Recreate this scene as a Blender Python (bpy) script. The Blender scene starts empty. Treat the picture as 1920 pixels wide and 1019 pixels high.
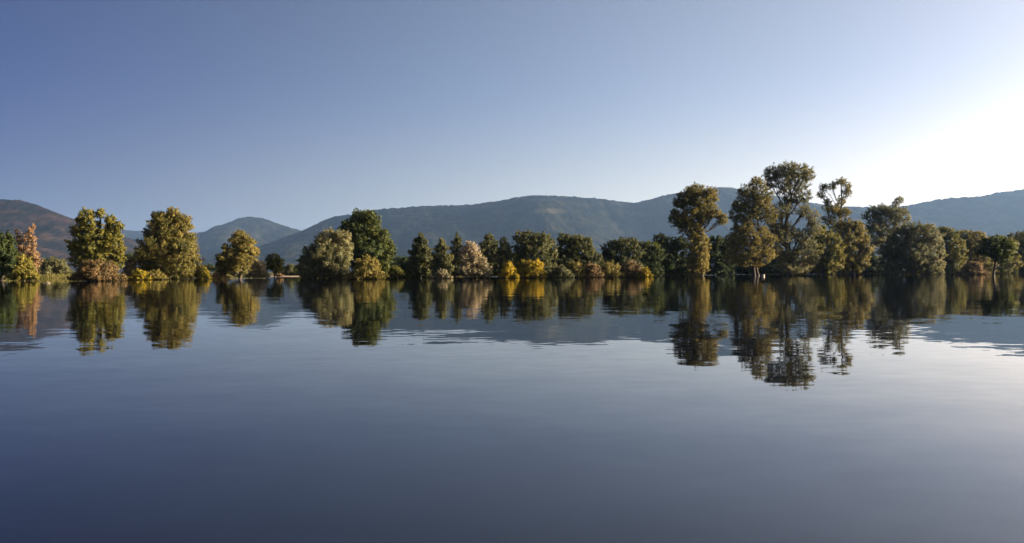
import bpy, math, random
import numpy as np
from mathutils import Matrix

# ------------------------------------------------------------------ camera
F_PX, CAM_H, ROLL = 1330.0, 1.0, 0.0040          # focal length in 1920-wide pixels, eye height (m), roll (rad)
scene = bpy.context.scene
cam_data = bpy.data.cameras.new('camera')
cam_data.sensor_fit = 'HORIZONTAL'
cam_data.sensor_width = 36.0
cam_data.lens = 36.0 * F_PX / 1920.0
cam_data.clip_start = 0.1
cam_data.clip_end = 60000
camera = bpy.data.objects.new('camera', cam_data)
scene.collection.objects.link(camera)
camera.matrix_world = Matrix.Translation((0, 0, CAM_H)) @ Matrix.Rotation(math.pi / 2, 4, 'X') @ Matrix.Rotation(-ROLL, 4, 'Z')
scene.camera = camera

# ------------------------------------------------------------------ sky and sun
SUN_AZ, SUN_EL = math.radians(88), math.radians(12)     # azimuth measured from the view direction (+Y) towards the right (+X)
world = bpy.data.worlds.new('World')
scene.world = world
world.use_nodes = True
wn, wl = world.node_tree.nodes, world.node_tree.links
wn.clear()
sky = wn.new('ShaderNodeTexSky')
sky.sky_type = 'NISHITA'
sky.sun_disc = False
sky.sun_elevation = SUN_EL
sky.sun_rotation = SUN_AZ
sky.altitude = 550
sky.air_density = 0.4
sky.dust_density = 4.0
sky.ozone_density = 1.0
bg = wn.new('ShaderNodeBackground')
bg.inputs['Strength'].default_value = 0.057
wout = wn.new('ShaderNodeOutputWorld')
# clear evening air: the sky deepens steadily away from the sun's side, all the way round
geo_w = wn.new('ShaderNodeNewGeometry')
dotp = wn.new('ShaderNodeVectorMath')
dotp.operation = 'DOT_PRODUCT'
dotp.inputs[1].default_value = (-math.sin(SUN_AZ), -math.cos(SUN_AZ), 0)      # Incoming points back at the viewer
wl.new(geo_w.outputs['Incoming'], dotp.inputs[0])
side = wn.new('ShaderNodeMapRange')
side.interpolation_type = 'SMOOTHSTEP'
side.inputs['From Min'].default_value = -0.85
side.inputs['From Max'].default_value = 0.35
wl.new(dotp.outputs['Value'], side.inputs['Value'])
deep = wn.new('ShaderNodeMix')
deep.data_type = 'RGBA'
deep.inputs['A'].default_value = (0.02, 0.08, 0.36, 1)
deep.inputs['B'].default_value = (1.58, 1.37, 1.15, 1)
wl.new(side.outputs['Result'], deep.inputs['Factor'])
mul = wn.new('ShaderNodeMix')
mul.data_type = 'RGBA'
mul.blend_type = 'MULTIPLY'
mul.inputs['Factor'].default_value = 1.0
wl.new(sky.outputs['Color'], mul.inputs['A'])
wl.new(deep.outputs['Result'], mul.inputs['B'])
# a pale veil of dusty air low over the horizon, the same all the way round
sep = wn.new('ShaderNodeSeparateXYZ')
wl.new(geo_w.outputs['Incoming'], sep.inputs[0])
veil = wn.new('ShaderNodeMapRange')
veil.interpolation_type = 'SMOOTHSTEP'
veil.inputs['From Min'].default_value = -0.26
veil.inputs['From Max'].default_value = -0.05
wl.new(sep.outputs['Z'], veil.inputs['Value'])
vcol = wn.new('ShaderNodeMix')
vcol.data_type = 'RGBA'
vcol.inputs['A'].default_value = (1, 1, 1, 1)
vcol.inputs['B'].default_value = (1.45, 1.18, 0.82, 1)
wl.new(veil.outputs['Result'], vcol.inputs['Factor'])
mul2 = wn.new('ShaderNodeMix')
mul2.data_type = 'RGBA'
mul2.blend_type = 'MULTIPLY'
mul2.inputs['Factor'].default_value = 1.0
wl.new(mul.outputs['Result'], mul2.inputs['A'])
wl.new(vcol.outputs['Result'], mul2.inputs['B'])
wl.new(mul2.outputs['Result'], bg.inputs['Color'])
wl.new(bg.outputs['Background'], wout.inputs['Surface'])

sun_data = bpy.data.lights.new('sun', 'SUN')
sun_data.energy = 5.0
sun_data.angle = math.radians(0.53)
sun_data.color = (1.0, 0.84, 0.62)
sun = bpy.data.objects.new('sun', sun_data)
scene.collection.objects.link(sun)
sun.rotation_euler = (math.pi / 2 - SUN_EL, 0, math.pi - SUN_AZ)
sun.location = (200, 40, 80)

scene.view_settings.view_transform = 'Standard'
scene.view_settings.look = 'None'
scene.view_settings.exposure = 1.97
scene.view_settings.gamma = 1.0
scene.view_settings.use_curve_mapping = False
scene.render.engine = 'CYCLES'
cy = scene.cycles
cy.use_denoising = True
cy.denoising_input_passes = 'RGB_ALBEDO_NORMAL'
cy.max_bounces = 8
cy.diffuse_bounces = 3
cy.glossy_bounces = 3
cy.transmission_bounces = 4
cy.volume_bounces = 1
cy.caustics_reflective = False
cy.caustics_refractive = False

# ------------------------------------------------------------------ helpers
rng = np.random.default_rng(11)
COL = scene.collection
CR, SR = math.cos(ROLL), math.sin(ROLL)


def world_at(x, y, d):
    """The point at distance d (along +Y) that the photograph shows at pixel x, y."""
    u, v = (x - 960.0) / F_PX, (509.5 - y) / F_PX
    return np.array((d * (u * CR + v * SR), d, CAM_H + d * (-u * SR + v * CR)))


def water_dist(x, y):
    """Distance of the water surface at a pixel of the water line."""
    u, v = (x - 960.0) / F_PX, (509.5 - y) / F_PX
    return CAM_H / (u * SR - v * CR)


def mesh_from_arrays(name, verts, faces, attr=None, smooth=False):
    """faces: (n,k) int array, k = 3 or 4; attr: one float for each vertex, stored as 'tint'."""
    me = bpy.data.meshes.new(name)
    verts = np.asarray(verts, dtype=np.float32)
    faces = np.asarray(faces, dtype=np.int32)
    n, k = faces.shape
    me.vertices.add(len(verts))
    me.vertices.foreach_set('co', verts.ravel())
    me.loops.add(n * k)
    me.loops.foreach_set('vertex_index', faces.ravel())
    me.polygons.add(n)
    me.polygons.foreach_set('loop_start', np.arange(0, n * k, k, dtype=np.int32))
    if smooth:
        me.polygons.foreach_set('use_smooth', np.ones(n, dtype=bool))
    if attr is not None:
        a = me.attributes.new('tint', 'FLOAT', 'POINT')
        a.data.foreach_set('value', np.asarray(attr, dtype=np.float32))
    me.update(calc_edges=True)
    return me


def link(name, me, mat=None, parent=None, **props):
    o = bpy.data.objects.new(name, me)
    COL.objects.link(o)
    if mat is not None and me is not None:
        me.materials.append(mat)
    if parent is not None:
        o.parent = parent
    for k, v in props.items():
        o[k] = v
    return o


def hash2(ix, iy, seed):
    h = (ix.astype(np.int64) * 374761393 + iy.astype(np.int64) * 668265263 + seed * 974634777) & 0x7fffffff
    h = ((h ^ (h >> 13)) * 1274126177) & 0x7fffffff
    return ((h ^ (h >> 16)) & 0xffff) / 65535.0


def vnoise(x, y, seed=0):
    ix, iy = np.floor(x), np.floor(y)
    fx, fy = x - ix, y - iy
    fx, fy = fx * fx * (3 - 2 * fx), fy * fy * (3 - 2 * fy)
    ix, iy = ix.astype(np.int64), iy.astype(np.int64)
    a, b = hash2(ix, iy, seed), hash2(ix + 1, iy, seed)
    c, d = hash2(ix, iy + 1, seed), hash2(ix + 1, iy + 1, seed)
    return (a + (b - a) * fx) * (1 - fy) + (c + (d - c) * fx) * fy - 0.5


def fbm(x, y, octaves=4, seed=0):
    s, amp = np.zeros_like(x), 1.0
    for k in range(octaves):
        s += amp * vnoise(x * 2 ** k, y * 2 ** k, seed + k * 17)
        amp *= 0.5
    return s


# ------------------------------------------------------------------ materials
def new_mat(name):
    m = bpy.data.materials.new(name)
    m.use_nodes = True
    m.node_tree.nodes.clear()
    return m, m.node_tree.nodes, m.node_tree.links


def ramp(nodes, stops):
    r = nodes.new('ShaderNodeValToRGB')
    e = r.color_ramp.elements
    while len(e) < len(stops):
        e.new(0.5)
    for el, (p, c) in zip(e, stops):
        el.position = p
        el.color = (*c, 1)
    return r


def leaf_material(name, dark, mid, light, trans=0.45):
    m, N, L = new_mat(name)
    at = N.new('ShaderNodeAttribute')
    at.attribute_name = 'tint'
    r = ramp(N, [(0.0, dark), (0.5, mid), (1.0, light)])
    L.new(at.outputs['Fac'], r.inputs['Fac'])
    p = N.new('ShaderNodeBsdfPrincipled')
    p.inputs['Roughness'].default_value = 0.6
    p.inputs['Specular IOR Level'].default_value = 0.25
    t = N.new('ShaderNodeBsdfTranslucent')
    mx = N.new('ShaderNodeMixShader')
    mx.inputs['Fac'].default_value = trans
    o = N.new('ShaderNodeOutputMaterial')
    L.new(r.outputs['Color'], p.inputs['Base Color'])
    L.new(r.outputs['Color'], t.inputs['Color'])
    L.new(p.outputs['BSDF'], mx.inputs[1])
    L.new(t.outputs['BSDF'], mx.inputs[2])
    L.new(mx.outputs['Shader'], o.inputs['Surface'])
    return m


LEAF = {
    'olive': leaf_material('olive_willow_leaves', (.075, .075, .018), (.165, .142, .034), (.290, .230, .058)),
    'grey': leaf_material('grey_willow_leaves', (.076, .084, .036), (.166, .160, .068), (.285, .258, .118)),
    'yellowgreen': leaf_material('yellow_green_leaves', (.061, .074, .014), (.162, .155, .027), (.297, .243, .047)),
    'gold': leaf_material('golden_autumn_leaves', (.085, .085, .016), (.33, .25, .018), (.52, .37, .025)),
    'darkgreen': leaf_material('dark_green_leaves', (.022, .040, .010), (.056, .077, .018), (.125, .138, .027)),
    'conifer': leaf_material('dull_green_leaves', (.034, .047, .017), (.081, .091, .031), (.156, .150, .052)),
    'tan': leaf_material('tan_leaves', (.12, .09, .04), (.30, .195, .095), (.459, .297, .162)),
    'rust': leaf_material('rust_brown_leaves', (.062, .058, .022), (.165, .116, .048), (.275, .172, .074)),
    'pale': leaf_material('pale_silver_leaves', (.176, .162, .088), (.324, .270, .155), (.486, .392, .257)),
}


def bark_material(name, a, b):
    m, N, L = new_mat(name)
    tc = N.new('ShaderNodeTexCoord')
    mp = N.new('ShaderNodeMapping')
    mp.inputs['Scale'].default_value = (6, 6, 1.2)
    n = N.new('ShaderNodeTexNoise')
    n.inputs['Scale'].default_value = 1.6
    n.inputs['Detail'].default_value = 5
    r = ramp(N, [(0.3, a), (0.7, b)])
    bp = N.new('ShaderNodeBump')
    bp.inputs['Strength'].default_value = 0.6
    bp.inputs['Distance'].default_value = 0.05
    p = N.new('ShaderNodeBsdfPrincipled')
    p.inputs['Roughness'].default_value = 0.9
    o = N.new('ShaderNodeOutputMaterial')
    L.new(tc.outputs['Object'], mp.inputs['Vector'])
    L.new(mp.outputs['Vector'], n.inputs['Vector'])
    L.new(n.outputs['Fac'], r.inputs['Fac'])
    L.new(n.outputs['Fac'], bp.inputs['Height'])
    L.new(bp.outputs['Normal'], p.inputs['Normal'])
    L.new(r.outputs['Color'], p.inputs['Base Color'])
    L.new(p.outputs['BSDF'], o.inputs['Surface'])
    return m


BARK = bark_material('grey_brown_bark', (.025, .02, .016), (.085, .065, .048))
DRIFTWOOD = bark_material('bleached_wood', (.34, .28, .20), (.55, .46, .35))


def water_material():
    m, N, L = new_mat('lake_water')
    geo = N.new('ShaderNodeNewGeometry')
    total = None
    # ripple slopes: (scale x, scale y, slope, seed)
    for sx, sy, amp, seed in ((0.9, 2.2, 0.018, 3.1), (0.25, 0.7, 0.012, 17.3), (3.2, 7.0, 0.022, 41.9)):
        mp = N.new('ShaderNodeMapping')
        mp.inputs['Scale'].default_value = (sx, sy, 1)
        mp.inputs['Location'].default_value = (seed, seed * 0.7, seed)
        mp.inputs['Rotation'].default_value = (0, 0, 0.06)
        L.new(geo.outputs['Position'], mp.inputs['Vector'])
        n = N.new('ShaderNodeTexNoise')
        n.inputs['Scale'].default_value = 1.0
        n.inputs['Detail'].default_value = 1.0
        L.new(mp.outputs['Vector'], n.inputs['Vector'])
        s = N.new('ShaderNodeVectorMath')
        s.operation = 'SUBTRACT'
        s.inputs[1].default_value = (0.5, 0.5, 0.5)
        L.new(n.outputs['Color'], s.inputs[0])
        k = N.new('ShaderNodeVectorMath')
        k.operation = 'MULTIPLY'
        k.inputs[1].default_value = (amp * sx / sy, amp, 0)
        L.new(s.outputs['Vector'], k.inputs[0])
        if total is None:
            total = k.outputs['Vector']
        else:
            a = N.new('ShaderNodeVectorMath')
            a.operation = 'ADD'
            L.new(total, a.inputs[0])
            L.new(k.outputs['Vector'], a.inputs[1])
            total = a.outputs['Vector']
    # patches of calmer and livelier water
    pm = N.new('ShaderNodeTexNoise')
    pm.inputs['Scale'].default_value = 0.08
    pm.inputs['Detail'].default_value = 2
    L.new(geo.outputs['Position'], pm.inputs['Vector'])
    pr = N.new('ShaderNodeMapRange')
    pr.inputs['From Min'].default_value = 0.3
    pr.inputs['From Max'].default_value = 0.7
    pr.inputs['To Min'].default_value = 0.6
    pr.inputs['To Max'].default_value = 1.25
    L.new(pm.outputs['Fac'], pr.inputs['Value'])
    sc = N.new('ShaderNodeVectorMath')
    sc.operation = 'SCALE'
    L.new(total, sc.inputs[0])
    L.new(pr.outputs['Result'], sc.inputs['Scale'])
    up = N.new('ShaderNodeVectorMath')
    up.operation = 'ADD'
    up.inputs[1].default_value = (0, 0, 1)
    L.new(sc.outputs['Vector'], up.inputs[0])
    nm = N.new('ShaderNodeVectorMath')
    nm.operation = 'NORMALIZE'
    L.new(up.outputs['Vector'], nm.inputs[0])
    p = N.new('ShaderNodeBsdfPrincipled')
    p.inputs['Base Color'].default_value = (.003, .003, .006, 1)
    p.inputs['Roughness'].default_value = 0.02
    p.inputs['IOR'].default_value = 1.65
    o = N.new('ShaderNodeOutputMaterial')
    L.new(nm.outputs['Vector'], p.inputs['Normal'])
    L.new(p.outputs['BSDF'], o.inputs['Surface'])
    return m


def noise_ground_material(name, stops, scale, rough=0.95, bump=0.3):
    m, N, L = new_mat(name)
    geo = N.new('ShaderNodeNewGeometry')
    n = N.new('ShaderNodeTexNoise')
    n.inputs['Scale'].default_value = scale
    n.inputs['Detail'].default_value = 8
    n.inputs['Roughness'].default_value = 0.65
    r = ramp(N, stops)
    p = N.new('ShaderNodeBsdfPrincipled')
    p.inputs['Roughness'].default_value = rough
    p.inputs['Specular IOR Level'].default_value = 0.1
    b = N.new('ShaderNodeBump')
    b.inputs['Strength'].default_value = bump
    b.inputs['Distance'].default_value = 0.5 / scale
    o = N.new('ShaderNodeOutputMaterial')
    L.new(geo.outputs['Position'], n.inputs['Vector'])
    L.new(n.outputs['Fac'], r.inputs['Fac'])
    L.new(n.outputs['Fac'], b.inputs['Height'])
    L.new(b.outputs['Normal'], p.inputs['Normal'])
    L.new(r.outputs['Color'], p.inputs['Base Color'])
    L.new(p.outputs['BSDF'], o.inputs['Surface'])
    return m


def forest_material(name, stops, meadow):
    """Wooded slope: crown-sized mottling; 'tint' is the share of open meadow."""
    m, N, L = new_mat(name)
    geo = N.new('ShaderNodeNewGeometry')
    big = N.new('ShaderNodeTexNoise')
    big.inputs['Scale'].default_value = 0.009
    big.inputs['Detail'].default_value = 10
    big.inputs['Roughness'].default_value = 0.72
    r = ramp(N, stops)
    at = N.new('ShaderNodeAttribute')
    at.attribute_name = 'tint'
    mx = N.new('ShaderNodeMix')
    mx.data_type = 'RGBA'
    mx.inputs['B'].default_value = (*meadow, 1)
    p = N.new('ShaderNodeBsdfPrincipled')
    p.inputs['Roughness'].default_value = 1.0
    p.inputs['Specular IOR Level'].default_value = 0.0
    o = N.new('ShaderNodeOutputMaterial')
    L.new(geo.outputs['Position'], big.inputs['Vector'])
    L.new(big.outputs['Fac'], r.inputs['Fac'])
    L.new(r.outputs['Color'], mx.inputs['A'])
    L.new(at.outputs['Fac'], mx.inputs['Factor'])
    L.new(mx.outputs['Result'], p.inputs['Base Color'])
    L.new(p.outputs['BSDF'], o.inputs['Surface'])
    return m


# ------------------------------------------------------------------ setting: ground, water, hills
SHORE = [(-1500, 527), (-400, 525), (0, 524), (120, 522.3), (230, 522.3), (345, 519.5), (500, 519.3), (580, 519.5), (740, 520), (900, 518.5),
         (1100, 516.5), (1250, 514.5), (1600, 513.2), (1920, 512.2), (2600, 510.5), (3600, 507)]
SHORE_XY = []
for sx_, sy_ in SHORE:
    d_ = water_dist(sx_, sy_)
    SHORE_XY.append((world_at(sx_, sy_, d_)[0], d_))
SHORE_XY = np.array(SHORE_XY)


def shore_y(X):
    return np.interp(X, SHORE_XY[:, 0], SHORE_XY[:, 1])


def ground_z(X, Y):
    t = Y - shore_y(X) - 2.5 * fbm(X * 0.08, Y * 0.0 + 3.0, 3, 5)
    z = np.interp(t, [-40, -8, 0, 4, 30, 300, 2000, 12000], [-1.6, -0.6, -0.02, 0.14, 0.24, 0.5, 1.5, 6.0])
    return z + 0.05 * fbm(X * 0.3, Y * 0.3, 2, 9) * (t > 0)


def build_ground():
    xs = np.unique(np.concatenate([np.linspace(-14000, -400, 25), np.linspace(-400, 400, 401), np.linspace(400, 14000, 25)]))
    ys = np.unique(np.concatenate([np.linspace(-3000, 60, 8), np.linspace(60, 260, 134), np.linspace(260, 800, 40), np.linspace(800, 16000, 40)]))
    X, Y = np.meshgrid(xs, ys)
    Z = ground_z(X, Y)
    nx, ny = len(xs), len(ys)
    i = np.arange(nx * ny).reshape(ny, nx)
    faces = np.stack([i[:-1, :-1], i[:-1, 1:], i[1:, 1:], i[1:, :-1]], -1).reshape(-1, 4)
    t = (Y - shore_y(X)).ravel()
    px = (960 + F_PX * X / np.maximum(Y, 1)).ravel()
    strip = np.maximum(np.clip(1.6 - np.abs(px - 545) / 40, 0, 1), np.clip(1.5 - np.abs(px - 362) / 14, 0, 1))
    strip = np.maximum(strip, .45 * np.clip(1.5 - np.abs(px - 770) / 50, 0, 1))
    sandy = np.clip(1.2 - np.abs(t - 4) / 16, 0, 1) * strip
    me = mesh_from_arrays('ground', np.stack([X.ravel(), Y.ravel(), Z.ravel()], 1), faces, sandy, True)
    m, N, L = new_mat('meadow_and_sandy_bank')
    geo = N.new('ShaderNodeNewGeometry')
    n = N.new('ShaderNodeTexNoise')
    n.inputs['Scale'].default_value = 0.5
    n.inputs['Detail'].default_value = 8
    grass = ramp(N, [(0.3, (.045, .05, .018)), (0.7, (.12, .105, .04))])
    sand = ramp(N, [(0.3, (.25, .18, .12)), (0.7, (.46, .34, .24))])
    at = N.new('ShaderNodeAttribute')
    at.attribute_name = 'tint'
    mx = N.new('ShaderNodeMix')
    mx.data_type = 'RGBA'
    p = N.new('ShaderNodeBsdfPrincipled')
    p.inputs['Roughness'].default_value = 0.95
    p.inputs['Specular IOR Level'].default_value = 0.1
    o = N.new('ShaderNodeOutputMaterial')
    L.new(geo.outputs['Position'], n.inputs['Vector'])
    L.new(n.outputs['Fac'], grass.inputs['Fac'])
    L.new(n.outputs['Fac'], sand.inputs['Fac'])
    L.new(at.outputs['Fac'], mx.inputs['Factor'])
    L.new(grass.outputs['Color'], mx.inputs['A'])
    L.new(sand.outputs['Color'], mx.inputs['B'])
    L.new(mx.outputs['Result'], p.inputs['Base Color'])
    L.new(p.outputs['BSDF'], o.inputs['Surface'])
    link('ground', me, m, kind='structure', label='sandy bank and meadow floor behind the flooded lake', category='ground')


build_ground()
wv = [(-3000, -2500, 0), (3000, -2500, 0), (3000, 900, 0), (-3000, 900, 0)]
link('water', mesh_from_arrays('water', wv, [[0, 1, 2, 3]]), water_material(), kind='structure',
     label='calm lake water mirroring trees, hills and sky', category='water')


def build_hill(name, label, ridge_px, dist, depth, mat, step, rows, spur, crown, seed, meadow=None):
    """Ridge line given where the photograph shows it, at its own distance; the slope runs down `depth` metres towards us."""
    pts = np.array([world_at(x, y, dist) for x, y in ridge_px])
    xs = np.arange(pts[0, 0], pts[-1, 0], step)
    H = np.interp(xs, pts[:, 0], pts[:, 2])
    ker = np.hanning(max(3, int(160 / step) | 1))
    ker /= ker.sum()
    pad = len(ker) // 2
    H = np.convolve(np.pad(H, pad, mode='edge'), ker, mode='valid')
    v = np.concatenate([np.linspace(0, 1, rows), [1.08, 1.3, 1.8]])
    V, X = np.meshgrid(v, xs, indexing='ij')
    Y = dist - depth * (1 - V)
    prof = np.where(V <= 1, 0.55 * V + 0.45 * V ** 2.2 * (1.8 - 0.8 * V), 1 - (V - 1) * 0.45)
    Z = H[None, :] * prof
    body = np.clip(V * (1.02 - V) * 4, 0, 1)
    Z += H[None, :] * spur * body * fbm(X / 620.0 + Y / 2600.0, Y / 2100.0, 4, seed)
    Z += crown * (vnoise(X / (step * 1.7), Y / 23.0, seed + 3) + vnoise(X / (step * 4.1), Y / 60.0, seed + 5)) * np.clip(V * 4, 0, 1)
    Z -= 4.0 * (V <= 0)
    Y += 0.12 * depth * body * fbm(X / 700.0, V * 3, 3, seed + 8)
    mead = np.zeros_like(Z)
    if meadow:
        for mx_, my_, mw, mh, ms in meadow:
            px = 960 + F_PX * X / Y
            py = 509.5 + F_PX * (CAM_H - Z) / Y - (px - 960) * ROLL
            e = ((px - mx_) / mw) ** 2 + ((py - my_) / mh) ** 2 + 1.4 * fbm(X / 90, Y / 160, 3, 77)
            mead = np.maximum(mead, ms * np.clip(1.3 - e, 0, 1))
    nr, nc = V.shape
    i = np.arange(nr * nc).reshape(nr, nc)
    faces = np.stack([i[:-1, :-1], i[:-1, 1:], i[1:, 1:], i[1:, :-1]], -1).reshape(-1, 4)
    me = mesh_from_arrays(name, np.stack([X.ravel(), Y.ravel(), Z.ravel()], 1), faces, mead.ravel(), False)
    return link(name, me, mat, kind='structure', label=label, category='hill')


WOOD = forest_material('wooded_slope', [(0.38, (.002, .004, .004)), (0.5, (.009, .011, .008)), (0.62, (.026, .024, .014))], (.07, .062, .035))
AUTUMN = forest_material('autumn_wooded_slope', [(0.36, (.003, .005, .005)), (0.5, (.009, .008, .008)), (0.63, (.030, .019, .015))], (.035, .030, .022))

build_hill('hill', 'wooded hill at the left edge with a sunlit autumn shoulder',
           [(-900, 470), (-500, 420), (-250, 392), (-100, 378), (0, 376), (40, 376), (72, 387), (105, 401), (145, 420), (190, 450), (235, 480), (290, 505), (320, 512)],
           3600, 1000, AUTUMN, 6, 70, 0.4, 7, 3, [(110, 448, 60, 4, .25), (60, 440, 50, 3, .2)])
build_hill('hill', 'low distant flat ridge between the two left trees',
           [(-100, 440), (60, 436), (150, 433), (235, 432), (285, 434), (340, 446), (420, 452), (560, 470)],
           9500, 1400, WOOD, 16, 24, 0.2, 6, 21)
build_hill('hill', 'rounded solitary blue hill left of the long ridge',
           [(240, 480), (300, 462), (340, 447), (370, 437), (400, 431), (425, 421), (447, 410), (470, 406), (492, 409), (520, 419), (545, 427), (570, 435), (640, 450), (760, 480)],
           7200, 1300, WOOD, 10, 50, 0.38, 7, 33, [(420, 445, 30, 3, .4)])
build_hill('hill', 'long blue wooded ridge rising across the middle',
           [(330, 516), (420, 492), (480, 466), (530, 446), (565, 434), (600, 416), (630, 405), (660, 403), (690, 396), (720, 392), (760, 390), (800, 387), (880, 385.5), (930, 379),
            (975, 371), (1020, 368), (1080, 370), (1120, 371), (1155, 377), (1190, 381), (1215, 375), (1260, 364), (1310, 355), (1350, 352), (1390, 354), (1440, 364), (1520, 380),
            (1600, 392), (1700, 410), (1900, 440)],
           5200, 1500, WOOD, 7, 80, 0.38, 7.0, 47, [(1030, 396, 42, 5, .4), (1190, 400, 40, 4, .2)])
build_hill('hill', 'hazy tree-topped ridge climbing towards the right edge',
           [(1380, 430), (1460, 402), (1530, 391), (1590, 387.5), (1640, 388), (1690, 386), (1730, 380), (1760, 374.5), (1800, 372), (1840, 369), (1875, 362), (1920, 358), (1990, 350), (2150, 340),
            (2400, 335), (2700, 345), (3100, 390)],
           4700, 1300, WOOD, 6.0, 60, 0.34, 11.0, 59)


# ------------------------------------------------------------------ plants
def tube(path, radii, sides=7):
    path = np.asarray(path, float)
    n = len(path)
    tang = np.gradient(path, axis=0)
    tang /= np.linalg.norm(tang, axis=1, keepdims=True) + 1e-9
    ref = np.array((0.31, 0.95, 0.05))
    a = np.cross(tang, ref)
    a /= np.linalg.norm(a, axis=1, keepdims=True) + 1e-9
    b = np.cross(tang, a)
    ang = np.linspace(0, 2 * math.pi, sides, endpoint=False)
    ring = path[:, None, :] + np.asarray(radii)[:, None, None] * (np.cos(ang)[None, :, None] * a[:, None, :] + np.sin(ang)[None, :, None] * b[:, None, :])
    v = ring.reshape(-1, 3)
    i = np.arange(n * sides).reshape(n, sides)
    j = np.roll(i, -1, axis=1)
    f = np.stack([i[:-1], j[:-1], j[1:], i[1:]], -1).reshape(-1, 4)
    return v, f


def join(parts):
    vs, fs, k = [], [], 0
    for v, f in parts:
        vs.append(v)
        fs.append(f + k)
        k += len(v)
    return np.concatenate(vs), np.concatenate(fs)


def curve_path(a, b, sag, n=6):
    t = np.linspace(0, 1, n)[:, None]
    mid = (a + b) / 2 + sag
    p = (1 - t) ** 2 * a + 2 * t * (1 - t) * mid + t ** 2 * b
    p[1:-1] += rng.normal(0, 0.02, (n - 2, 3)) * np.linalg.norm(b - a)
    return p


def leaves(centres, radius, outward, tint, per, size, aspect, droop, squash):
    """Leaf faces scattered through each clump."""
    n = len(centres)
    idx = np.repeat(np.arange(n), per)
    m = len(idx)
    d = rng.normal(0, 1, (m, 3))
    d /= np.linalg.norm(d, axis=1, keepdims=True)
    r = rng.random(m) ** 0.45 * rng.choice([.8, 1.0, 1.0, 1.25, 1.5, 1.8], m, p=[.2, .25, .25, .15, .1, .05])
    off = d * r[:, None] * radius[idx][:, None]
    off[:, 2] *= squash
    # each clump is a spray drawn out along its twig, outwards and a little up
    spray = outward + rng.normal(0, .55, (n, 3)) + np.array((0, 0, .45))
    spray /= np.linalg.norm(spray, axis=1, keepdims=True) + 1e-9
    along = rng.uniform(-.7, 1.25, m) * rng.uniform(.5, 1.3, n)[idx]
    taper = np.clip(1.05 - .45 * np.abs(along), .3, 1)
    c = centres[idx] + off * (.78 * taper)[:, None] + spray[idx] * (along * radius[idx])[:, None]
    nrm = d * 0.9 + outward[idx] * 0.7 + rng.normal(0, 0.55, (m, 3)) + np.array((0, 0, 0.25))
    nrm /= np.linalg.norm(nrm, axis=1, keepdims=True) + 1e-9
    ax = rng.normal(0, 1, (m, 3)) + np.array((0, 0, -droop))
    ax -= nrm * (ax * nrm).sum(1, keepdims=True)
    ax /= np.linalg.norm(ax, axis=1, keepdims=True) + 1e-9
    bx = np.cross(nrm, ax)
    s = size * rng.uniform(0.65, 1.35, m)[:, None]
    L_, W_ = s * aspect ** 0.5, s / aspect ** 0.5
    v = np.stack([c + ax * L_ * .55, c - ax * L_ * .4 + bx * W_ * .55, c - ax * L_ * .4 - bx * W_ * .55], 1).reshape(-1, 3)
    f = np.arange(m * 3).reshape(m, 3)
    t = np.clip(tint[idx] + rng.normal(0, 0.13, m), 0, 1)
    return v, f, np.repeat(t, 3)


GROUPS_LEAF_TOTAL = [0]


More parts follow.
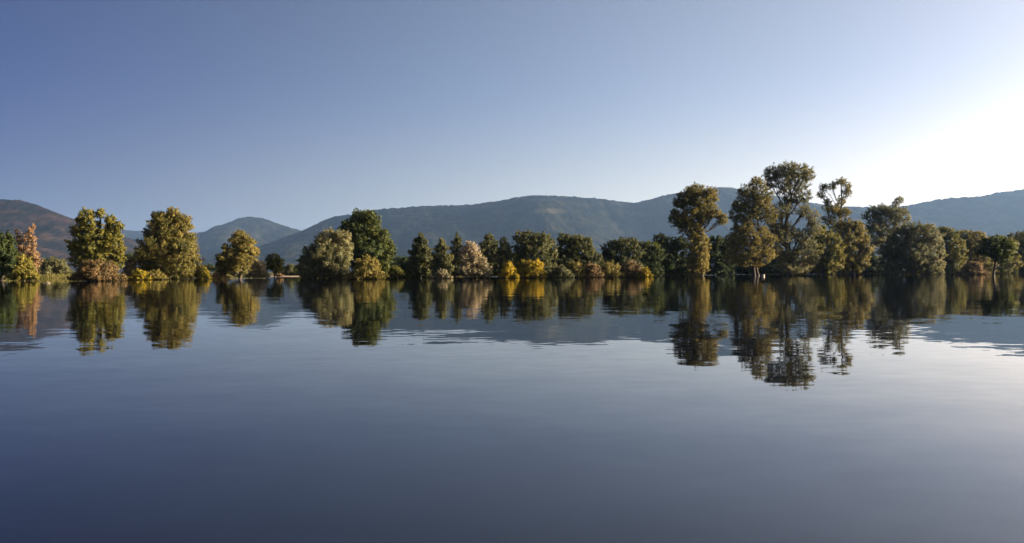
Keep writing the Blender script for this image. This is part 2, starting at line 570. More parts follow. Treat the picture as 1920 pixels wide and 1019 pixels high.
def plant(name, label, category, group, pal, lobes, base=None, dist=None, stems=1, trunk=0.25, dens=1.0, leaf=0.21, aspect=1.8, droop=0.3,
          squash=0.85, clump=0.205, cmax=.8, parts=('trunk', 'crown'), cover=1.35, depth=0.95, stem_px=None, core=0.35, grow=1.18):
    """lobes: (x, y, rx, ry[, tint[, depth offset]]) as seen in the photograph; turned into rounded masses at the plant's own distance."""
    bx_, by_ = base
    if core >= .4 and parts[0] == 'trunk':
        lo, hi = min(l[0] - l[2] for l in lobes), max(l[0] + l[2] for l in lobes)
        lobes = list(lobes) + [(lo + (hi - lo) * q, by_ - 5, (hi - lo) * .1, 6, .3) for q in np.linspace(.14, .86, 7)]
    D = dist if dist else water_dist(bx_, by_)
    foot = world_at(bx_, by_, D)
    foot[2] = float(ground_z(np.array([foot[0]]), np.array([D]))[0])
    mpp = D / F_PX
    C, R, O, T = [], [], [], []
    lob3 = []
    for lb in lobes:
        x, y, rx, ry = lb[0], lb[1], lb[2] * grow, lb[3] * grow
        tint = lb[4] if len(lb) > 4 else 0.5
        dy = lb[5] if len(lb) > 5 else rng.uniform(-0.25, 0.25) * rx
        c = world_at(x, y, D)
        a, b, h = rx * mpp, rx * mpp * depth * rng.uniform(.9, 1.1), ry * mpp
        c = c + np.array((0, dy * mpp, 0))
        rc = float(np.clip(clump * (a * a * h) ** (1 / 3), 0.22, cmax))
        n = int(max(6, dens * 4.6 * ((a * b * h) ** (1 / 3) / rc) ** 2))
        d = rng.normal(0, 1, (n, 3))
        d /= np.linalg.norm(d, axis=1, keepdims=True)
        rad = core + (1.0 - core) * rng.random(n) ** 0.6
        rad[rng.random(n) < .16] *= 1.17
        ext = np.array((max(a - rc * .75, .1), max(b - rc * .75, .1), max(h - rc * .65 * squash, .1)))
        pts = c + d * rad[:, None] * ext
        keep = pts[:, 2] > max(foot[2], 0) + rc * .1
        pts, d = pts[keep], d[keep]
        if len(pts) == 0:
            continue
        C.append(pts)
        O.append(d)
        R.append(rc * rng.uniform(.5, 1.35, len(pts)))
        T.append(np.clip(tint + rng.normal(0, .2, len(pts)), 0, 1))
        lob3.append((c, a, h, pts))
    C, R, O, T = np.concatenate(C), np.concatenate(R), np.concatenate(O), np.concatenate(T)
    per = np.maximum(6, (cover * math.pi * R ** 2 / (leaf * leaf * .5)).astype(int))
    per = np.minimum(per, 160)
    v, f, t = leaves(C, R, O, T, per, leaf, aspect, droop, squash)
    ok = v[:, 2].reshape(-1, 3).min(1) > 0.01
    f = f[ok]
    GROUPS_LEAF_TOTAL[0] += len(f)
    root = link(name, None, label=label, category=category)
    if group:
        root['group'] = group
    root.location = foot
    used, inv = np.unique(f.ravel(), return_inverse=True)
    crown = mesh_from_arrays(parts[1], v[used] - foot, inv.reshape(-1, 3), t[used])
    link(parts[1], crown, LEAF[pal], root)
    # trunk, limbs to each mass, twigs to the clumps
    tubes = []
    order = sorted(range(len(lob3)), key=lambda k: lob3[k][0][2])
    top = lob3[order[-1]][0]
    low = foot + np.array((0, 0, -0.35))
    stem_tops = []
    xs = stem_px if stem_px else [bx_ + (k - (stems - 1) / 2) * 6 for k in range(stems)]
    for k, sx in enumerate(xs):
        st = world_at(sx, by_, D)
        st[2] = low[2]
        st[1] += rng.uniform(-.5, .5) if len(xs) > 1 else 0
        goal = lob3[order[-1 - (k % len(order))]][0] if len(xs) > 1 else top
        path = curve_path(st, goal, np.array((rng.normal(0, .028), rng.normal(0, .03), .05)) * np.linalg.norm(goal - st), 9)
        path[0] = st
        rr = trunk / math.sqrt(len(xs)) * np.linspace(1.0, 0.28, 9)
        rr[0] *= 1.35
        tubes.append(tube(path, rr))
        stem_tops.append((path, rr))
    for k in order:
        c, a, h, pts = lob3[k]
        path, rr = stem_tops[int(rng.integers(len(stem_tops)))]
        cand = [i for i in range(1, 9) if path[i][2] < c[2] - 0.15 * h]
        i0 = cand[-1] if cand else 1
        if len(cand) > 2:
            i0 = cand[-2]
        limb = curve_path(path[i0], c, np.array((0, 0, -.12 * np.linalg.norm(c - path[i0]))), 6)
        tubes.append(tube(limb, rr[i0] * np.linspace(.62, .2, 6), 5))
        for q in rng.choice(len(pts), min(len(pts), 9), replace=False):
            s0 = limb[int(rng.integers(2, 6))]
            tubes.append(tube(curve_path(s0, pts[q], np.array((0, 0, .05)) * np.linalg.norm(pts[q] - s0), 4), rr[i0] * np.linspace(.2, .06, 4) + .008, 4))
    tv, tf = join(tubes)
    link(parts[0], mesh_from_arrays(parts[0], tv - foot, tf, None, True), BARK, root)
    return root


def shrub(label, pal, x0, x1, top, base, dist=None, group='shrubs along the water line', name='shrub', n=5, tint=.5, extra=(), **kw):
    """A rounded or irregular bush that fills x0..x1, top..base in the photograph."""
    w, h = x1 - x0, base - top
    cx = (x0 + x1) / 2
    lobes = [(cx, base - h * .42, w * .40, h * .52, tint)]
    for k in range(n):
        q = (k + .5) / n
        e = 1 - abs(2 * q - 1) ** 1.8
        r = w * rng.uniform(.20, .27)
        hh = h * (.35 + .65 * e) * rng.uniform(.86, 1.0)
        ry = max(r * .75, h * .22)
        lobes.append((x0 + r + (w - 2 * r) * q, base - hh + ry, r, ry, tint + rng.normal(0, .08)))
    for q in np.linspace(.06, .94, max(4, int(w / 9))):
        lobes.append((x0 + w * q, base - h * .13, w * .13 + 2, h * .17, tint - .08))
    lobes += list(extra)
    kw.setdefault('grow', 1.0)
    kw.setdefault('trunk', .10)
    kw.setdefault('leaf', .17)
    kw.setdefault('aspect', 2.4)
    return plant(name, label, 'shrub', group, pal, lobes, base=(cx, base), dist=dist, stems=4, parts=('stem', 'foliage'), **kw)


TREES = 'trees standing along the flooded shore'
BACK = 'darker trees of the belt behind the shore'

# --- left end
plant('tree', 'nearly black green tree cut off by the left edge', 'tree', TREES, 'darkgreen',
      [(-10, 470, 30, 36, .2), (14, 455, 14, 18, .3), (8, 490, 24, 26, .2), (20, 478, 12, 16, .3), (-46, 470, 34, 36, .3), (4, 512, 18, 14, .3)], base=(0, 527), cover=1.7)
plant('tree', 'feathery pinkish tan tree beside the dark tree at left edge', 'tree', TREES, 'tan',
      [(64, 426, 4, 6, .8), (58, 434, 6, 9, .7), (52, 446, 8, 11, .6), (62, 448, 6, 9, .7), (31, 434, 4, 7, .5), (36, 446, 6, 10, .5), (60, 462, 9, 10, .6), (44, 462, 10, 13, .5), (52, 476, 14, 13, .6),
       (66, 480, 10, 10, .6), (38, 480, 10, 14, .4), (62, 494, 16, 12, .5), (46, 496, 14, 14, .4), (60, 508, 14, 10, .4)],
      base=(50, 526), dens=.8, leaf=.15, aspect=2.8, droop=-.4, trunk=.16, stems=2, clump=0.258, cover=.9, grow=1.1)
shrub('yellow green shrub at foot of the pinkish tan tree', 'yellowgreen', 22, 70, 478, 527, tint=.75, n=5, dens=.8,
      extra=((38, 486, 9, 8, .9), (58, 516, 12, 9, .8)))
shrub('wide grey green willow thicket left of the notched tree', 'grey', 66, 142, 482, 522.3, dist=150, n=6, tint=.3, group='thickets set back from the shore', core=.5)
plant('tree', 'tall yellow green tree with a notch in its ragged crown', 'tree', TREES, 'yellowgreen',
      [(166, 404, 14, 12, .6), (186, 401, 9, 9, .6), (150, 412, 9, 7, .4), (172, 424, 18, 14, .5), (152, 432, 16, 12, .35), (208, 412, 10, 10, .6), (206, 428, 14, 14, .5), (224, 424, 8, 8, .6),
       (180, 446, 26, 18, .4), (216, 446, 14, 14, .5), (148, 458, 18, 14, .6), (172, 468, 26, 16, .5), (208, 466, 22, 18, .6), (136, 470, 9, 10, .4), (226, 472, 9, 14, .6), (150, 488, 16, 14, .5),
       (220, 490, 12, 16, .5), (185, 490, 28, 16, .4)],
      base=(184, 525), trunk=.32, clump=0.258, dens=.95)
shrub('rust brown round bush below the notched yellow green tree', 'rust', 134, 230, 486, 527.5, n=6, tint=.5, core=.5)
shrub('pale grey green shrub right of the notched tree', 'pale', 228, 262, 480, 524, tint=.35, n=4)
shrub('small golden shrub left of the egg shaped willow', 'gold', 242, 278, 504, 525.5, tint=.35, n=4)
shrub('low olive shrub under the left flank of the egg shaped willow', 'olive', 272, 312, 506, 525, n=4, tint=.6)
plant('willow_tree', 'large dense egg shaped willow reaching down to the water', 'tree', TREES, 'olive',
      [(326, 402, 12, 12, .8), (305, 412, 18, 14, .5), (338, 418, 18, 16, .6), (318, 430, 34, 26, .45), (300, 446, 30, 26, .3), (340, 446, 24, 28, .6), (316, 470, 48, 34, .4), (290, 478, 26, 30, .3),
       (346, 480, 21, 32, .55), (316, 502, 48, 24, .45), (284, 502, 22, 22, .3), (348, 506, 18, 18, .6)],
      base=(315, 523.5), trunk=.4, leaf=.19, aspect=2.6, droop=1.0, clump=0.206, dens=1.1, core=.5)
shrub('small golden reed clump at water edge right of egg shaped willow', 'gold', 374, 395, 502, 524, tint=.3, n=3)
shrub('olive shrub with a tan top between the two left willows', 'olive', 356, 392, 494, 520.5, tint=.6, n=4, dist=122)
shrub('low pinkish tan shrub left of the conical willow', 'tan', 394, 430, 507, 523, tint=.3, n=4)
plant('willow_tree', 'conical layered willow leaning right with a bare lower trunk', 'tree', TREES, 'olive',
      [(450, 441, 12, 9, .7), (446, 454, 20, 12, .5), (462, 456, 15, 11, .7), (436, 468, 20, 12, .4), (462, 470, 18, 10, .7), (476, 472, 10, 8, .8), (432, 484, 22, 12, .4), (458, 486, 22, 12, .6),
       (424, 497, 18, 12, .4), (446, 502, 22, 12, .5), (418, 508, 12, 10, .4)],
      base=(449, 522), dist=112, trunk=.28, leaf=.18, aspect=2.4, droop=.4, clump=0.232)
shrub('pale yellowish shrub right of the conical willow', 'pale', 462, 504, 485, 522, tint=.35, n=5, squash=1.2)
plant('tree', 'small round deep green tree by the sandy strip', 'tree', TREES, 'yellowgreen', [(512, 486, 12, 9, .2), (508, 498, 14, 12, .15), (520, 502, 11, 13, .5), (526, 492, 8, 7, .3)],
      base=(515, 517.5), dist=128, trunk=.15)
shrub('low dusky bush behind the sandy strip', 'grey', 528, 556, 494, 517.5, dist=190, n=4, tint=.15, group='thickets set back from the shore')
shrub('low dark bush behind the sandy strip beside the leaning round willow', 'darkgreen', 546, 582, 497, 517.5, dist=180, n=4, tint=.5, group='thickets set back from the shore')

# --- middle
plant('willow_tree', 'rounded silvery willow in front of the dark oak', 'tree', TREES, 'grey',
      [(618, 444, 16, 12, .8), (640, 448, 16, 14, .8), (606, 460, 22, 16, .6), (642, 466, 18, 16, .7), (590, 480, 24, 18, .4), (622, 484, 32, 24, .55), (646, 484, 14, 14, .7), (574, 496, 16, 16, .45),
       (600, 504, 30, 18, .45), (632, 506, 22, 16, .5)],
      base=(606, 522), trunk=.3, leaf=.18, aspect=2.6, droop=.3, clump=0.224, dens=1.05, core=.45)
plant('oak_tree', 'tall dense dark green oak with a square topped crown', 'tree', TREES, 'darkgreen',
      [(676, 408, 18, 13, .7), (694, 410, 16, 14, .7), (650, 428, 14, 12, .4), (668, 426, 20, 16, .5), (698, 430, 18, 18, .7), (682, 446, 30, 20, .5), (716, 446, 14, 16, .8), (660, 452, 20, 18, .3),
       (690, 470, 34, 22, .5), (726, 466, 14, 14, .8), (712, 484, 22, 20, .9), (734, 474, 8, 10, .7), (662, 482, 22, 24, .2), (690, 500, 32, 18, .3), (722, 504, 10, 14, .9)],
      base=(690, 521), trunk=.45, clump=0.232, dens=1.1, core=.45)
shrub('round buff willow bush at the foot of the dark oak', 'olive', 655, 722, 478, 524, n=6, tint=.8, core=.5)
shrub('low green shrub right of the dark oak', 'yellowgreen', 724, 758, 496, 521, n=4, tint=.4)
shrub('low ragged shrub on the bank before the black gap', 'yellowgreen', 752, 800, 504, 521, n=5, tint=.3, dens=.8)
shrub('dull bush in shade between oak and first fir', 'darkgreen', 738, 775, 478, 519, dist=150, n=4, tint=.2, group='thickets set back from the shore')


def fir(label, pal, x, top, base, w, dist=None, tint=.5, lean=0, **kw):
    lobes = [(x, top + 5, w * .10, 7, tint + .1)]
    n = 6
    for k in range(n):
        q = (k + 1) / n
        y = top + (base - top) * (.06 + .82 * q) - 4
        r = w * .5 * (.30 + .70 * q ** .7)
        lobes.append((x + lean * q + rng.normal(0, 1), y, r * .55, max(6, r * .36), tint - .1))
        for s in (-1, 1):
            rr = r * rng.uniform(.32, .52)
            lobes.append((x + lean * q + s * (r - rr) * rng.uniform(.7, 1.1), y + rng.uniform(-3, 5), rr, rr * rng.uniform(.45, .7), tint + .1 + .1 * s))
    return plant('fir_tree', label, 'tree', 'fir like trees of the middle shore', pal, lobes, base=(x, base), dist=dist, trunk=.18, squash=.7, clump=0.275, aspect=2.2, **kw)


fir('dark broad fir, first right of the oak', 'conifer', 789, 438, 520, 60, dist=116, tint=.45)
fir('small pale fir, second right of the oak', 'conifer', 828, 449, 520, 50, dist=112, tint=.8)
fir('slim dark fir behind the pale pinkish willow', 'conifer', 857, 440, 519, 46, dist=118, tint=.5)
shrub('shadowy bush between the first two firs', 'grey', 796, 822, 474, 519, dist=132, n=3, tint=.2, group='thickets set back from the shore')
plant('willow_tree', 'pale pinkish willow sloping down to the right among firs', 'tree', TREES, 'pale',
      [(882, 464, 11, 10, .9), (872, 476, 12, 12, .6), (891, 476, 11, 12, .8), (880, 492, 18, 14, .5), (900, 494, 12, 12, .5), (878, 508, 16, 10, .3), (910, 506, 12, 12, .3), (898, 512, 20, 9, .2)],
      base=(888, 521), dist=110, trunk=.2, leaf=.17, aspect=2.6, droop=.2, dens=1.05)
shrub('low straw coloured clump in front of the small pale fir', 'pale', 812, 846, 505, 523, n=4, tint=.2)

plant('tree', 'slender dark green tree right of the pale pinkish willow', 'tree', BACK, 'conifer',
      [(917, 449, 9, 10, .7), (912, 464, 14, 12, .4), (926, 462, 10, 10, .4), (914, 484, 18, 18, .2), (928, 488, 14, 20, .3), (922, 506, 18, 12, .2)], base=(918, 518.5), dist=119)
plant('tree', 'narrow green tree above the small yellow bush', 'tree', BACK, 'conifer',
      [(944, 455, 8, 9, .7), (948, 470, 13, 12, .6), (940, 484, 14, 18, .3), (954, 486, 12, 16, .3), (946, 504, 16, 14, .2)], base=(946, 518.5), dist=120)
plant('tree', 'broad green tree behind the larger yellow bush', 'tree', BACK, 'conifer',
      [(974, 444, 11, 10, .7), (990, 444, 12, 10, .5), (1016, 448, 16, 12, .7), (980, 462, 18, 16, .5), (1008, 464, 26, 18, .6), (1034, 468, 12, 18, .7), (994, 486, 30, 22, .35), (1028, 490, 18, 20, .6),
       (1010, 506, 30, 14, .4)], base=(1004, 518.5), dist=121, trunk=.3, core=.45)
plant('tree', 'rounded green tree above the low grey shrubs', 'tree', BACK, 'conifer',
      [(1058, 449, 14, 9, .4), (1078, 450, 18, 10, .7), (1096, 458, 14, 14, .7), (1060, 466, 18, 16, .3), (1088, 472, 26, 18, .6), (1108, 480, 12, 14, .6), (1066, 490, 24, 18, .3), (1096, 494, 24, 16, .3),
       (1118, 494, 14, 16, .4)], base=(1080, 518), dist=124, trunk=.28, core=.45)
shrub('small bright yellow bush at the water', 'gold', 937, 970, 489, 522, n=4, tint=.65)
shrub('larger yellow bush, olive on its left half', 'gold', 962, 1021, 484, 521.5, n=6, tint=.35, extra=((1008, 500, 12, 15, .95), (1013, 512, 9, 9, .95), (980, 502, 14, 14, .1)))
shrub('low grey green shrub right of the yellow bushes', 'grey', 1030, 1072, 499, 520, dist=110, grow=1.25, n=4, tint=.3)
shrub('low olive shrub left of the reddish topped one', 'olive', 1058, 1098, 491, 520.5, dist=112, grow=1.25, n=5, tint=.55)
shrub('low reddish topped shrub in the middle of the low row', 'rust', 1094, 1128, 495, 520, dist=112, grow=1.25, n=4, tint=.75)
shrub('low sloping olive shrub right of the reddish topped one', 'olive', 1116, 1165, 494, 519.5, dist=114, grow=1.25, n=5, tint=.55)
shrub('mound shaped buff shrub at right of the low row', 'rust', 1162, 1208, 491, 519.5, dist=115, grow=1.25, n=5, tint=.45)
shrub('tiny orange yellow bush ending the low row', 'gold', 1198, 1222, 501, 519.5, dist=114, n=3, tint=.5)

# belt behind, middle to right
plant('tree', 'dark bushy tree behind the reddish topped shrub', 'tree', BACK, 'conifer',
      [(1142, 466, 14, 12, .25), (1166, 456, 14, 10, .5), (1184, 456, 12, 10, .7), (1156, 478, 24, 18, .25), (1186, 472, 18, 16, .4), (1140, 490, 16, 18, .2), (1176, 498, 26, 16, .2)],
      base=(1162, 517.5), dist=128, trunk=.25, core=.45)
plant('tree', 'green tree with top tinted as sunlit behind the mound shrub', 'tree', BACK, 'darkgreen',  # upper lobes get a lighter leaf tint in place of sunlight
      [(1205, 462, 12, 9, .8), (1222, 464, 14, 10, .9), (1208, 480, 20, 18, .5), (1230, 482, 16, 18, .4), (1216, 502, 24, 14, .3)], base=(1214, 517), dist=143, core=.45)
plant('tree', 'dark green tree left of the mushroom shaped tall tree', 'tree', BACK, 'darkgreen',
      [(1236, 449, 12, 9, .7), (1254, 456, 16, 10, .7), (1276, 456, 14, 12, .6), (1244, 474, 20, 18, .4), (1272, 478, 20, 20, .3), (1256, 498, 32, 18, .15), (1284, 500, 14, 16, .15)],
      base=(1256, 516), dist=146, trunk=.28, core=.45)
shrub('low grey mound at water left of the mushroom shaped tall tree', 'grey', 1246, 1296, 497, 516.5, n=5, tint=.1)
plant('tree', 'black green tree filling the gap between the two tallest groups', 'tree', BACK, 'darkgreen',
      [(1340, 454, 18, 10, .3), (1358, 462, 14, 12, .2), (1338, 476, 22, 18, .15), (1360, 486, 20, 20, .1), (1340, 500, 26, 16, .1)], base=(1346, 516), dist=160, trunk=.25, core=.5)
for k, (x0, x1, tp, lb) in enumerate((
        (1370, 1440, 470, 'black green thicket behind the twin trunked tree'),
        (1435, 1505, 466, 'shadowed thicket behind the tallest tree'),
        (1500, 1560, 468, 'shadowed thicket behind the drooping yellow green tree'),
        (1585, 1665, 470, 'blue grey shaded thicket left of the broad domed willow'))):
    shrub(lb, 'darkgreen', x0 - 8, x1 + 8, tp, 515.2, dist=186, n=5, tint=.15, group='thickets set back from the shore', core=.5, leaf=.2)

for x0, x1, tp, dd, pal_, tn, lb in (
        (742, 806, 484, 140, 'darkgreen', .2, 'low black green thicket behind the first fir'),
        (800, 868, 478, 141, 'conifer', .25, 'dull green thicket behind the small pale fir'),
        (862, 936, 474, 142, 'darkgreen', .3, 'dark thicket behind the pale pinkish willow'),
        (926, 992, 472, 144, 'darkgreen', .25, 'dark thicket behind the small yellow bush'),
        (1020, 1074, 470, 146, 'conifer', .25, 'dark thicket in the notch left of the rounded green tree'),
        (1096, 1150, 474, 150, 'conifer', .3, 'dark thicket in the dip behind the reddish topped shrub'),
        (1176, 1236, 468, 158, 'darkgreen', .3, 'dark thicket behind the mound shaped buff shrub'),
        (1280, 1330, 466, 168, 'darkgreen', .25, 'dark thicket right behind the mushroom shaped tall tree'),
        (1742, 1812, 462, 178, 'yellowgreen', .3, 'green thicket behind the broad domed willow'),
        (1804, 1872, 462, 184, 'conifer', .5, 'olive green thicket behind the small dark tree'),
        (1860, 1940, 458, 186, 'yellowgreen', .3, 'green thicket at the right end of the belt')):
    shrub(lb, pal_, x0, x1, tp, 516.5 if x0 < 1250 else 514.5, dist=dd, n=6, tint=tn, group='thickets set back from the shore', core=.5, leaf=.21)

# --- the tall group on the right
plant('willow_tree', 'tall mushroom shaped willow with a leafy golden trunk', 'tree', TREES, 'olive',
      [(1306, 358, 20, 11, .4), (1330, 364, 15, 12, .6), (1288, 372, 20, 12, .3), (1318, 380, 26, 16, .5), (1276, 382, 13, 9, .3), (1272, 412, 17, 14, .2), (1266, 400, 9, 8, .3), (1338, 402, 16, 10, .55),
       (1354, 412, 10, 10, .5), (1298, 404, 20, 16, .45), (1318, 406, 14, 16, .6), (1290, 428, 16, 14, .35), (1308, 434, 14, 20, .6), (1303, 456, 15, 18, .6), (1317, 458, 13, 16, .7), (1304, 478, 14, 18, .65), (1316, 482, 12, 18, .85),
       (1301, 500, 13, 16, .65), (1315, 502, 12, 16, .9), (1308, 510, 14, 8, .8), (1311, 490, 13, 16, .8, -8)],
      base=(1311, 518.5), dist=132, trunk=.38, leaf=.17, aspect=2.4, clump=0.189, dens=1.1, cover=1.05)
plant('willow_tree', 'tall twin trunked willow with golden lower foliage', 'tree', TREES, 'olive',
      [(1420, 344, 15, 12, .4), (1400, 360, 16, 12, .35), (1428, 366, 18, 16, .3), (1390, 382, 18, 14, .2), (1414, 386, 22, 16, .25), (1436, 386, 12, 14, .5), (1384, 404, 18, 14, .2), (1412, 408, 20, 14, .3),
       (1392, 426, 20, 14, .3), (1384, 450, 16, 16, .5), (1408, 446, 22, 18, .65), (1430, 440, 14, 14, .6), (1380, 476, 14, 16, .6), (1404, 474, 20, 18, .7), (1428, 468, 16, 16, .75), (1420, 492, 12, 12, .8),
       (1444, 450, 12, 10, .6), (1372, 452, 14, 14, .5), (1371, 482, 12, 13, .7), (1392, 490, 14, 10, .7), (1440, 478, 12, 14, .7), (1446, 404, 13, 14, .3)],
      base=(1421, 517.5), dist=139, trunk=.42, stem_px=[1417, 1427], leaf=.17, aspect=2.2, clump=0.189, dens=.95, cover=.95)
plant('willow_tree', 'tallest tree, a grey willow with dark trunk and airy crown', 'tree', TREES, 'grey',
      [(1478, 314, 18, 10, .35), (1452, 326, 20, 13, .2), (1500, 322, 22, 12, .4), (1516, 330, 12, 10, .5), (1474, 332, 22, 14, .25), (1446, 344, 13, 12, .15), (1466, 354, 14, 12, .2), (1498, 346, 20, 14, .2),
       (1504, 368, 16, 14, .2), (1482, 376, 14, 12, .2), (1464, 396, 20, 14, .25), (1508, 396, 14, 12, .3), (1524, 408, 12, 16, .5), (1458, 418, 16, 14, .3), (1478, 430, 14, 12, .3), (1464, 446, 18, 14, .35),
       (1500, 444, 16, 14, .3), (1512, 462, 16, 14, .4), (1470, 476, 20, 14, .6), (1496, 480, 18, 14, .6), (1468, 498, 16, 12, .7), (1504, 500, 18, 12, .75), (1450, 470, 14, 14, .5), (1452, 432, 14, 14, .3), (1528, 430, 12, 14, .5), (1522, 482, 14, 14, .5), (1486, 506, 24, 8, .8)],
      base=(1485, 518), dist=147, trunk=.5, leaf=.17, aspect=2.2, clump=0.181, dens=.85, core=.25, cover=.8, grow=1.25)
plant('tree', 'open crowned tree with ring like gaps right of the tallest tree', 'tree', TREES, 'olive',
      [(1576, 342, 13, 7, .4), (1590, 350, 8, 8, .4), (1588, 364, 9, 9, .45), (1576, 378, 9, 10, .5), (1558, 350, 9, 7, .3), (1544, 352, 10, 8, .3), (1540, 366, 8, 8, .3), (1550, 380, 9, 8, .2),
       (1556, 394, 16, 11, .5), (1578, 398, 14, 11, .5), (1552, 412, 14, 10, .25), (1590, 398, 7, 5, .2), (1566, 424, 14, 12, .3)],
      base=(1562, 517), dist=172, trunk=.3, clump=0.224, dens=.8, leaf=.17, core=.2, cover=.85)
plant('tree', 'drooping yellow green tree right of the dark trunk', 'tree', TREES, 'yellowgreen',
      [(1540, 436, 18, 12, .4), (1528, 456, 20, 16, .3), (1556, 450, 18, 14, .5), (1566, 470, 14, 14, .6), (1542, 480, 22, 18, .25), (1572, 490, 12, 14, .65), (1552, 502, 22, 12, .4), (1526, 496, 16, 16, .2)],
      base=(1548, 517.5), dist=163, trunk=.25, clump=0.258)
plant('tree', 'brownish olive tree with right flank tinted as sunlit', 'tree', TREES, 'olive',  # sun on the right flank is put into the lobe tints
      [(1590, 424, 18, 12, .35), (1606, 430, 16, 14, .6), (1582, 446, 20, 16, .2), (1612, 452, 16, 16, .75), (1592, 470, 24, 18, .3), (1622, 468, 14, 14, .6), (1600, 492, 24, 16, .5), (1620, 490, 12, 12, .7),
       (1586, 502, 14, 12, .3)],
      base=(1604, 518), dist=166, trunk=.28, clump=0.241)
plant('willow_tree', 'grey open tree with a tufted peak behind the domed willow', 'tree', TREES, 'grey',
      [(1686, 376, 8, 6, .4), (1678, 384, 6, 6, .4), (1648, 393, 18, 8, .2), (1676, 398, 20, 9, .3), (1634, 404, 14, 9, .2), (1660, 410, 18, 10, .3), (1694, 408, 12, 12, .55), (1644, 424, 18, 12, .35),
       (1668, 430, 22, 14, .4), (1640, 444, 18, 16, .45), (1660, 462, 26, 20, .35)],
      base=(1660, 516), dist=180, trunk=.3, clump=0.189, dens=.85, leaf=.17, cover=.85, grow=1.25)
plant('willow_tree', 'broad domed willow on several trunks standing in the water', 'tree', TREES, 'grey',
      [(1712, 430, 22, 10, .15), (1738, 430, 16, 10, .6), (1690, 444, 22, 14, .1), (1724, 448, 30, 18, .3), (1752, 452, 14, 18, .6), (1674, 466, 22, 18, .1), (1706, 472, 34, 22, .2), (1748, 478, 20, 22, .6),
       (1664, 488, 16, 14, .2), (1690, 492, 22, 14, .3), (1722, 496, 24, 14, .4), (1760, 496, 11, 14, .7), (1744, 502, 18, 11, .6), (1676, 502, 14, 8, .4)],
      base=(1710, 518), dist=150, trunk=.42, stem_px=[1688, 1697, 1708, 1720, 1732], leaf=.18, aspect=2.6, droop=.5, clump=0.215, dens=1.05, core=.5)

# --- right end
plant('tree', 'bright green tree right of the broad domed willow', 'tree', BACK, 'yellowgreen',
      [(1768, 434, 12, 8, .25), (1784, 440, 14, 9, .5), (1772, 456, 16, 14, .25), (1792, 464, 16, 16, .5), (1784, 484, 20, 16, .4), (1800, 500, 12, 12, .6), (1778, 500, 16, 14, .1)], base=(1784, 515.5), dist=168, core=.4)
plant('tree', 'olive tree with a pale flat top near the right end', 'tree', BACK, 'olive',
      [(1812, 440, 14, 8, .6), (1832, 442, 12, 8, .7), (1816, 456, 20, 14, .2), (1838, 462, 16, 16, .3), (1822, 484, 24, 18, .35), (1840, 500, 22, 12, .5), (1816, 504, 18, 10, .5)], base=(1826, 515.5), dist=172, core=.4)
plant('tree', 'small dark tree on a bare leaning trunk in the water', 'tree', TREES, 'darkgreen',
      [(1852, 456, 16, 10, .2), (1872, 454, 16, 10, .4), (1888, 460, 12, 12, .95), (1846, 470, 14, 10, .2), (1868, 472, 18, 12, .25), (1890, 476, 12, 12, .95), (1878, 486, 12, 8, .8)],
      base=(1859, 519.5), trunk=.19, dens=.85, clump=0.258)
plant('tree', 'green tree behind the small dark tree at right', 'tree', BACK, 'yellowgreen',
      [(1866, 452, 16, 8, .3), (1886, 460, 18, 14, .5), (1872, 482, 20, 16, .3), (1892, 494, 18, 14, .7), (1870, 502, 20, 12, .3)], base=(1880, 515), dist=178, core=.4)
plant('tree', 'grey green tree cut by the right edge', 'tree', BACK, 'grey',
      [(1904, 446, 14, 9, .4), (1926, 448, 16, 14, .3), (1910, 466, 18, 16, .5), (1930, 480, 22, 24, .2), (1908, 492, 16, 16, .15), (1930, 504, 20, 12, .2)], base=(1914, 515), dist=180, core=.4)
shrub('low reddish bush under the olive tree near right end', 'rust', 1800, 1850, 488, 516.5, n=5, tint=.6, dist=142)

# --- far tree rows seen through the gaps, each row one object
far = [(92, 486, 30, 500, 16, 'distant broad tree row left of the notched tree'), (248, 476, 34, 505, 15, 'distant dark tree row right of the notched tree'),
       (385, 498, 40, 512, 9, 'distant low tree row between the two left willows'), (550, 500, 40, 512, 8, 'distant low tree row beyond the sandy strip'), (752, 482, 36, 512, 14, 'distant tree row just right of the oak'),
       (1126, 478, 30, 512, 12, 'distant tree row in the dip right of the rounded green tree')]
for x, tp, w, b, h, lb in far:
    plant('tree', lb, 'tree', 'distant trees seen through gaps', 'darkgreen',
          [(x + o * w * .5, tp + h * (.55 + .15 * abs(o)), w * .32, h * .6, .4) for o in (-.9, -.3, .35, .9)], base=(x, b), dist=420, leaf=.5, clump=0.258, cmax=2.4, trunk=.3)


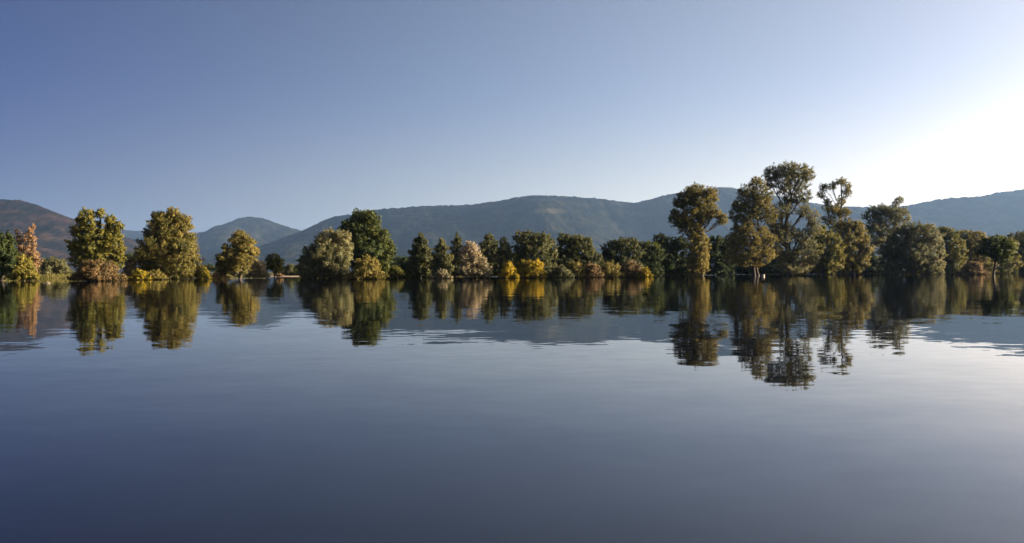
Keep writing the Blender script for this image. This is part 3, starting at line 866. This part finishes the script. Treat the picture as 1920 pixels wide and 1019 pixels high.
# --- reeds and sedge along the water line: nobody could count the blades
def build_fringe():
    n = 26000
    px = rng.uniform(-60, 1990, n)
    X = np.zeros(n)
    yb = np.interp(px, [a for a, _ in SHORE], [b for _, b in SHORE])
    D = CAM_H / np.maximum((px - 960) / F_PX * SR - (509.5 - yb) / F_PX * CR, 1e-4)
    D = D + rng.gamma(1.5, 2.2, n) - 2.0
    X = D * (px - 960) / F_PX
    patch = fbm(X * .12, D * .05, 3, 71)
    bare = np.minimum(np.abs(px - 545) / 45, np.abs(px - 362) / 16)
    keep = (patch > -.22) & (bare > 1)
    X, D, patch = X[keep], D[keep], patch[keep]
    z = np.maximum(ground_z(X, D), -.25)
    hgt = rng.uniform(.25, .85, len(X)) * (1 + patch * 1.2)
    th = rng.uniform(0, math.pi, len(X))
    wd = rng.uniform(.03, .09, len(X))
    dx, dy = np.cos(th) * wd, np.sin(th) * wd
    lx, ly = rng.normal(0, .18, len(X)), rng.normal(0, .18, len(X))
    v = np.stack([np.stack([X - dx, D - dy, z], 1), np.stack([X + dx, D + dy, z], 1),
                  np.stack([X + dx * .8 + lx * .5, D + dy * .8 + ly * .5, z + hgt * .6], 1), np.stack([X + lx, D + ly, z + hgt], 1)], 1).reshape(-1, 3)
    t = np.repeat(np.clip(.35 + patch * .7 + rng.normal(0, .12, len(X)), 0, 1), 4)
    link('reeds', mesh_from_arrays('reeds', v, np.arange(len(v)).reshape(-1, 4), t), LEAF['olive'], kind='stuff',
         label='low reeds and sedge fringing the whole far water line', category='reeds')


build_fringe()

# ------------------------------------------------------------------ small things
def rounded_log(name, label, x, y, length, radius, tilt, mat, z=0.03, upright=False, category='log'):
    d = water_dist(x, y)
    c = world_at(x, y, d)
    c[2] = 0
    root = link(name, None, label=label, category=category)
    root.location = c
    if upright:
        path = np.array([(0, 0, -.7), (0, 0, .1), (.02, 0, length * .6), (.05, 0, length)])
        rr = radius * np.array([1.4, 1.15, 1.0, .92])
    else:
        path = np.array([(-length / 2, 0, z - tilt), (-length * .2, .03, z), (length * .2, -.02, z + .01), (length / 2, .02, z + tilt)])
        rr = radius * np.array([.75, 1.0, .95, .6])
    v, f = tube(path, rr, 10)
    v = v + rng.normal(0, radius * .05, v.shape)
    link('bark', mesh_from_arrays('bark', v, f, None, False), mat, root)
    for end in (0, 3):
        ring = v[end * 10:end * 10 + 10]
        link('cut_end', mesh_from_arrays('cut_end', np.vstack([ring, ring.mean(0)]), np.array([(i, (i + 1) % 10, 10) for i in range(10)])), DRIFTWOOD, root)


rounded_log('driftwood', 'small pale piece of driftwood afloat near the left edge', 88, 531.3, .55, .07, .03, DRIFTWOOD)
rounded_log('tree_stump', 'short sunlit stump beside the twin trunked willow', 1431, 519.0, .42, .22, 0, DRIFTWOOD, upright=True, category='stump')
shrub('small mound of straw coloured dry reeds on the sandy strip', 'tan', 517, 530, 512.5, 517.5, dist=135, n=3, tint=.9, group=None, name='reed_clump', leaf=.12)

# ------------------------------------------------------------------ haze
def build_haze():
    x0, x1, y0, y1, z0, z1 = -15500, 15500, -3500, 17500, -3.0, 1150.0
    v = [(x, y, z) for z in (z0, z1) for x, y in ((x0, y0), (x1, y0), (x1, y1), (x0, y1))]
    f = [(3, 2, 1, 0), (4, 5, 6, 7), (0, 1, 5, 4), (1, 2, 6, 5), (2, 3, 7, 6), (3, 0, 4, 7)]
    m, N, L = new_mat('haze_air')
    p = N.new('ShaderNodeVolumePrincipled')
    p.inputs['Color'].default_value = (.34, .57, 1.0, 1)
    p.inputs['Density'].default_value = 0.00004
    p.inputs['Anisotropy'].default_value = 0.35
    o = N.new('ShaderNodeOutputMaterial')
    L.new(p.outputs['Volume'], o.inputs['Volume'])
    link('haze', mesh_from_arrays('haze', v, f), m, kind='stuff', label='thin bluish evening haze filling the valley', category='haze')


build_haze()
print('leaf faces', GROUPS_LEAF_TOTAL[0])
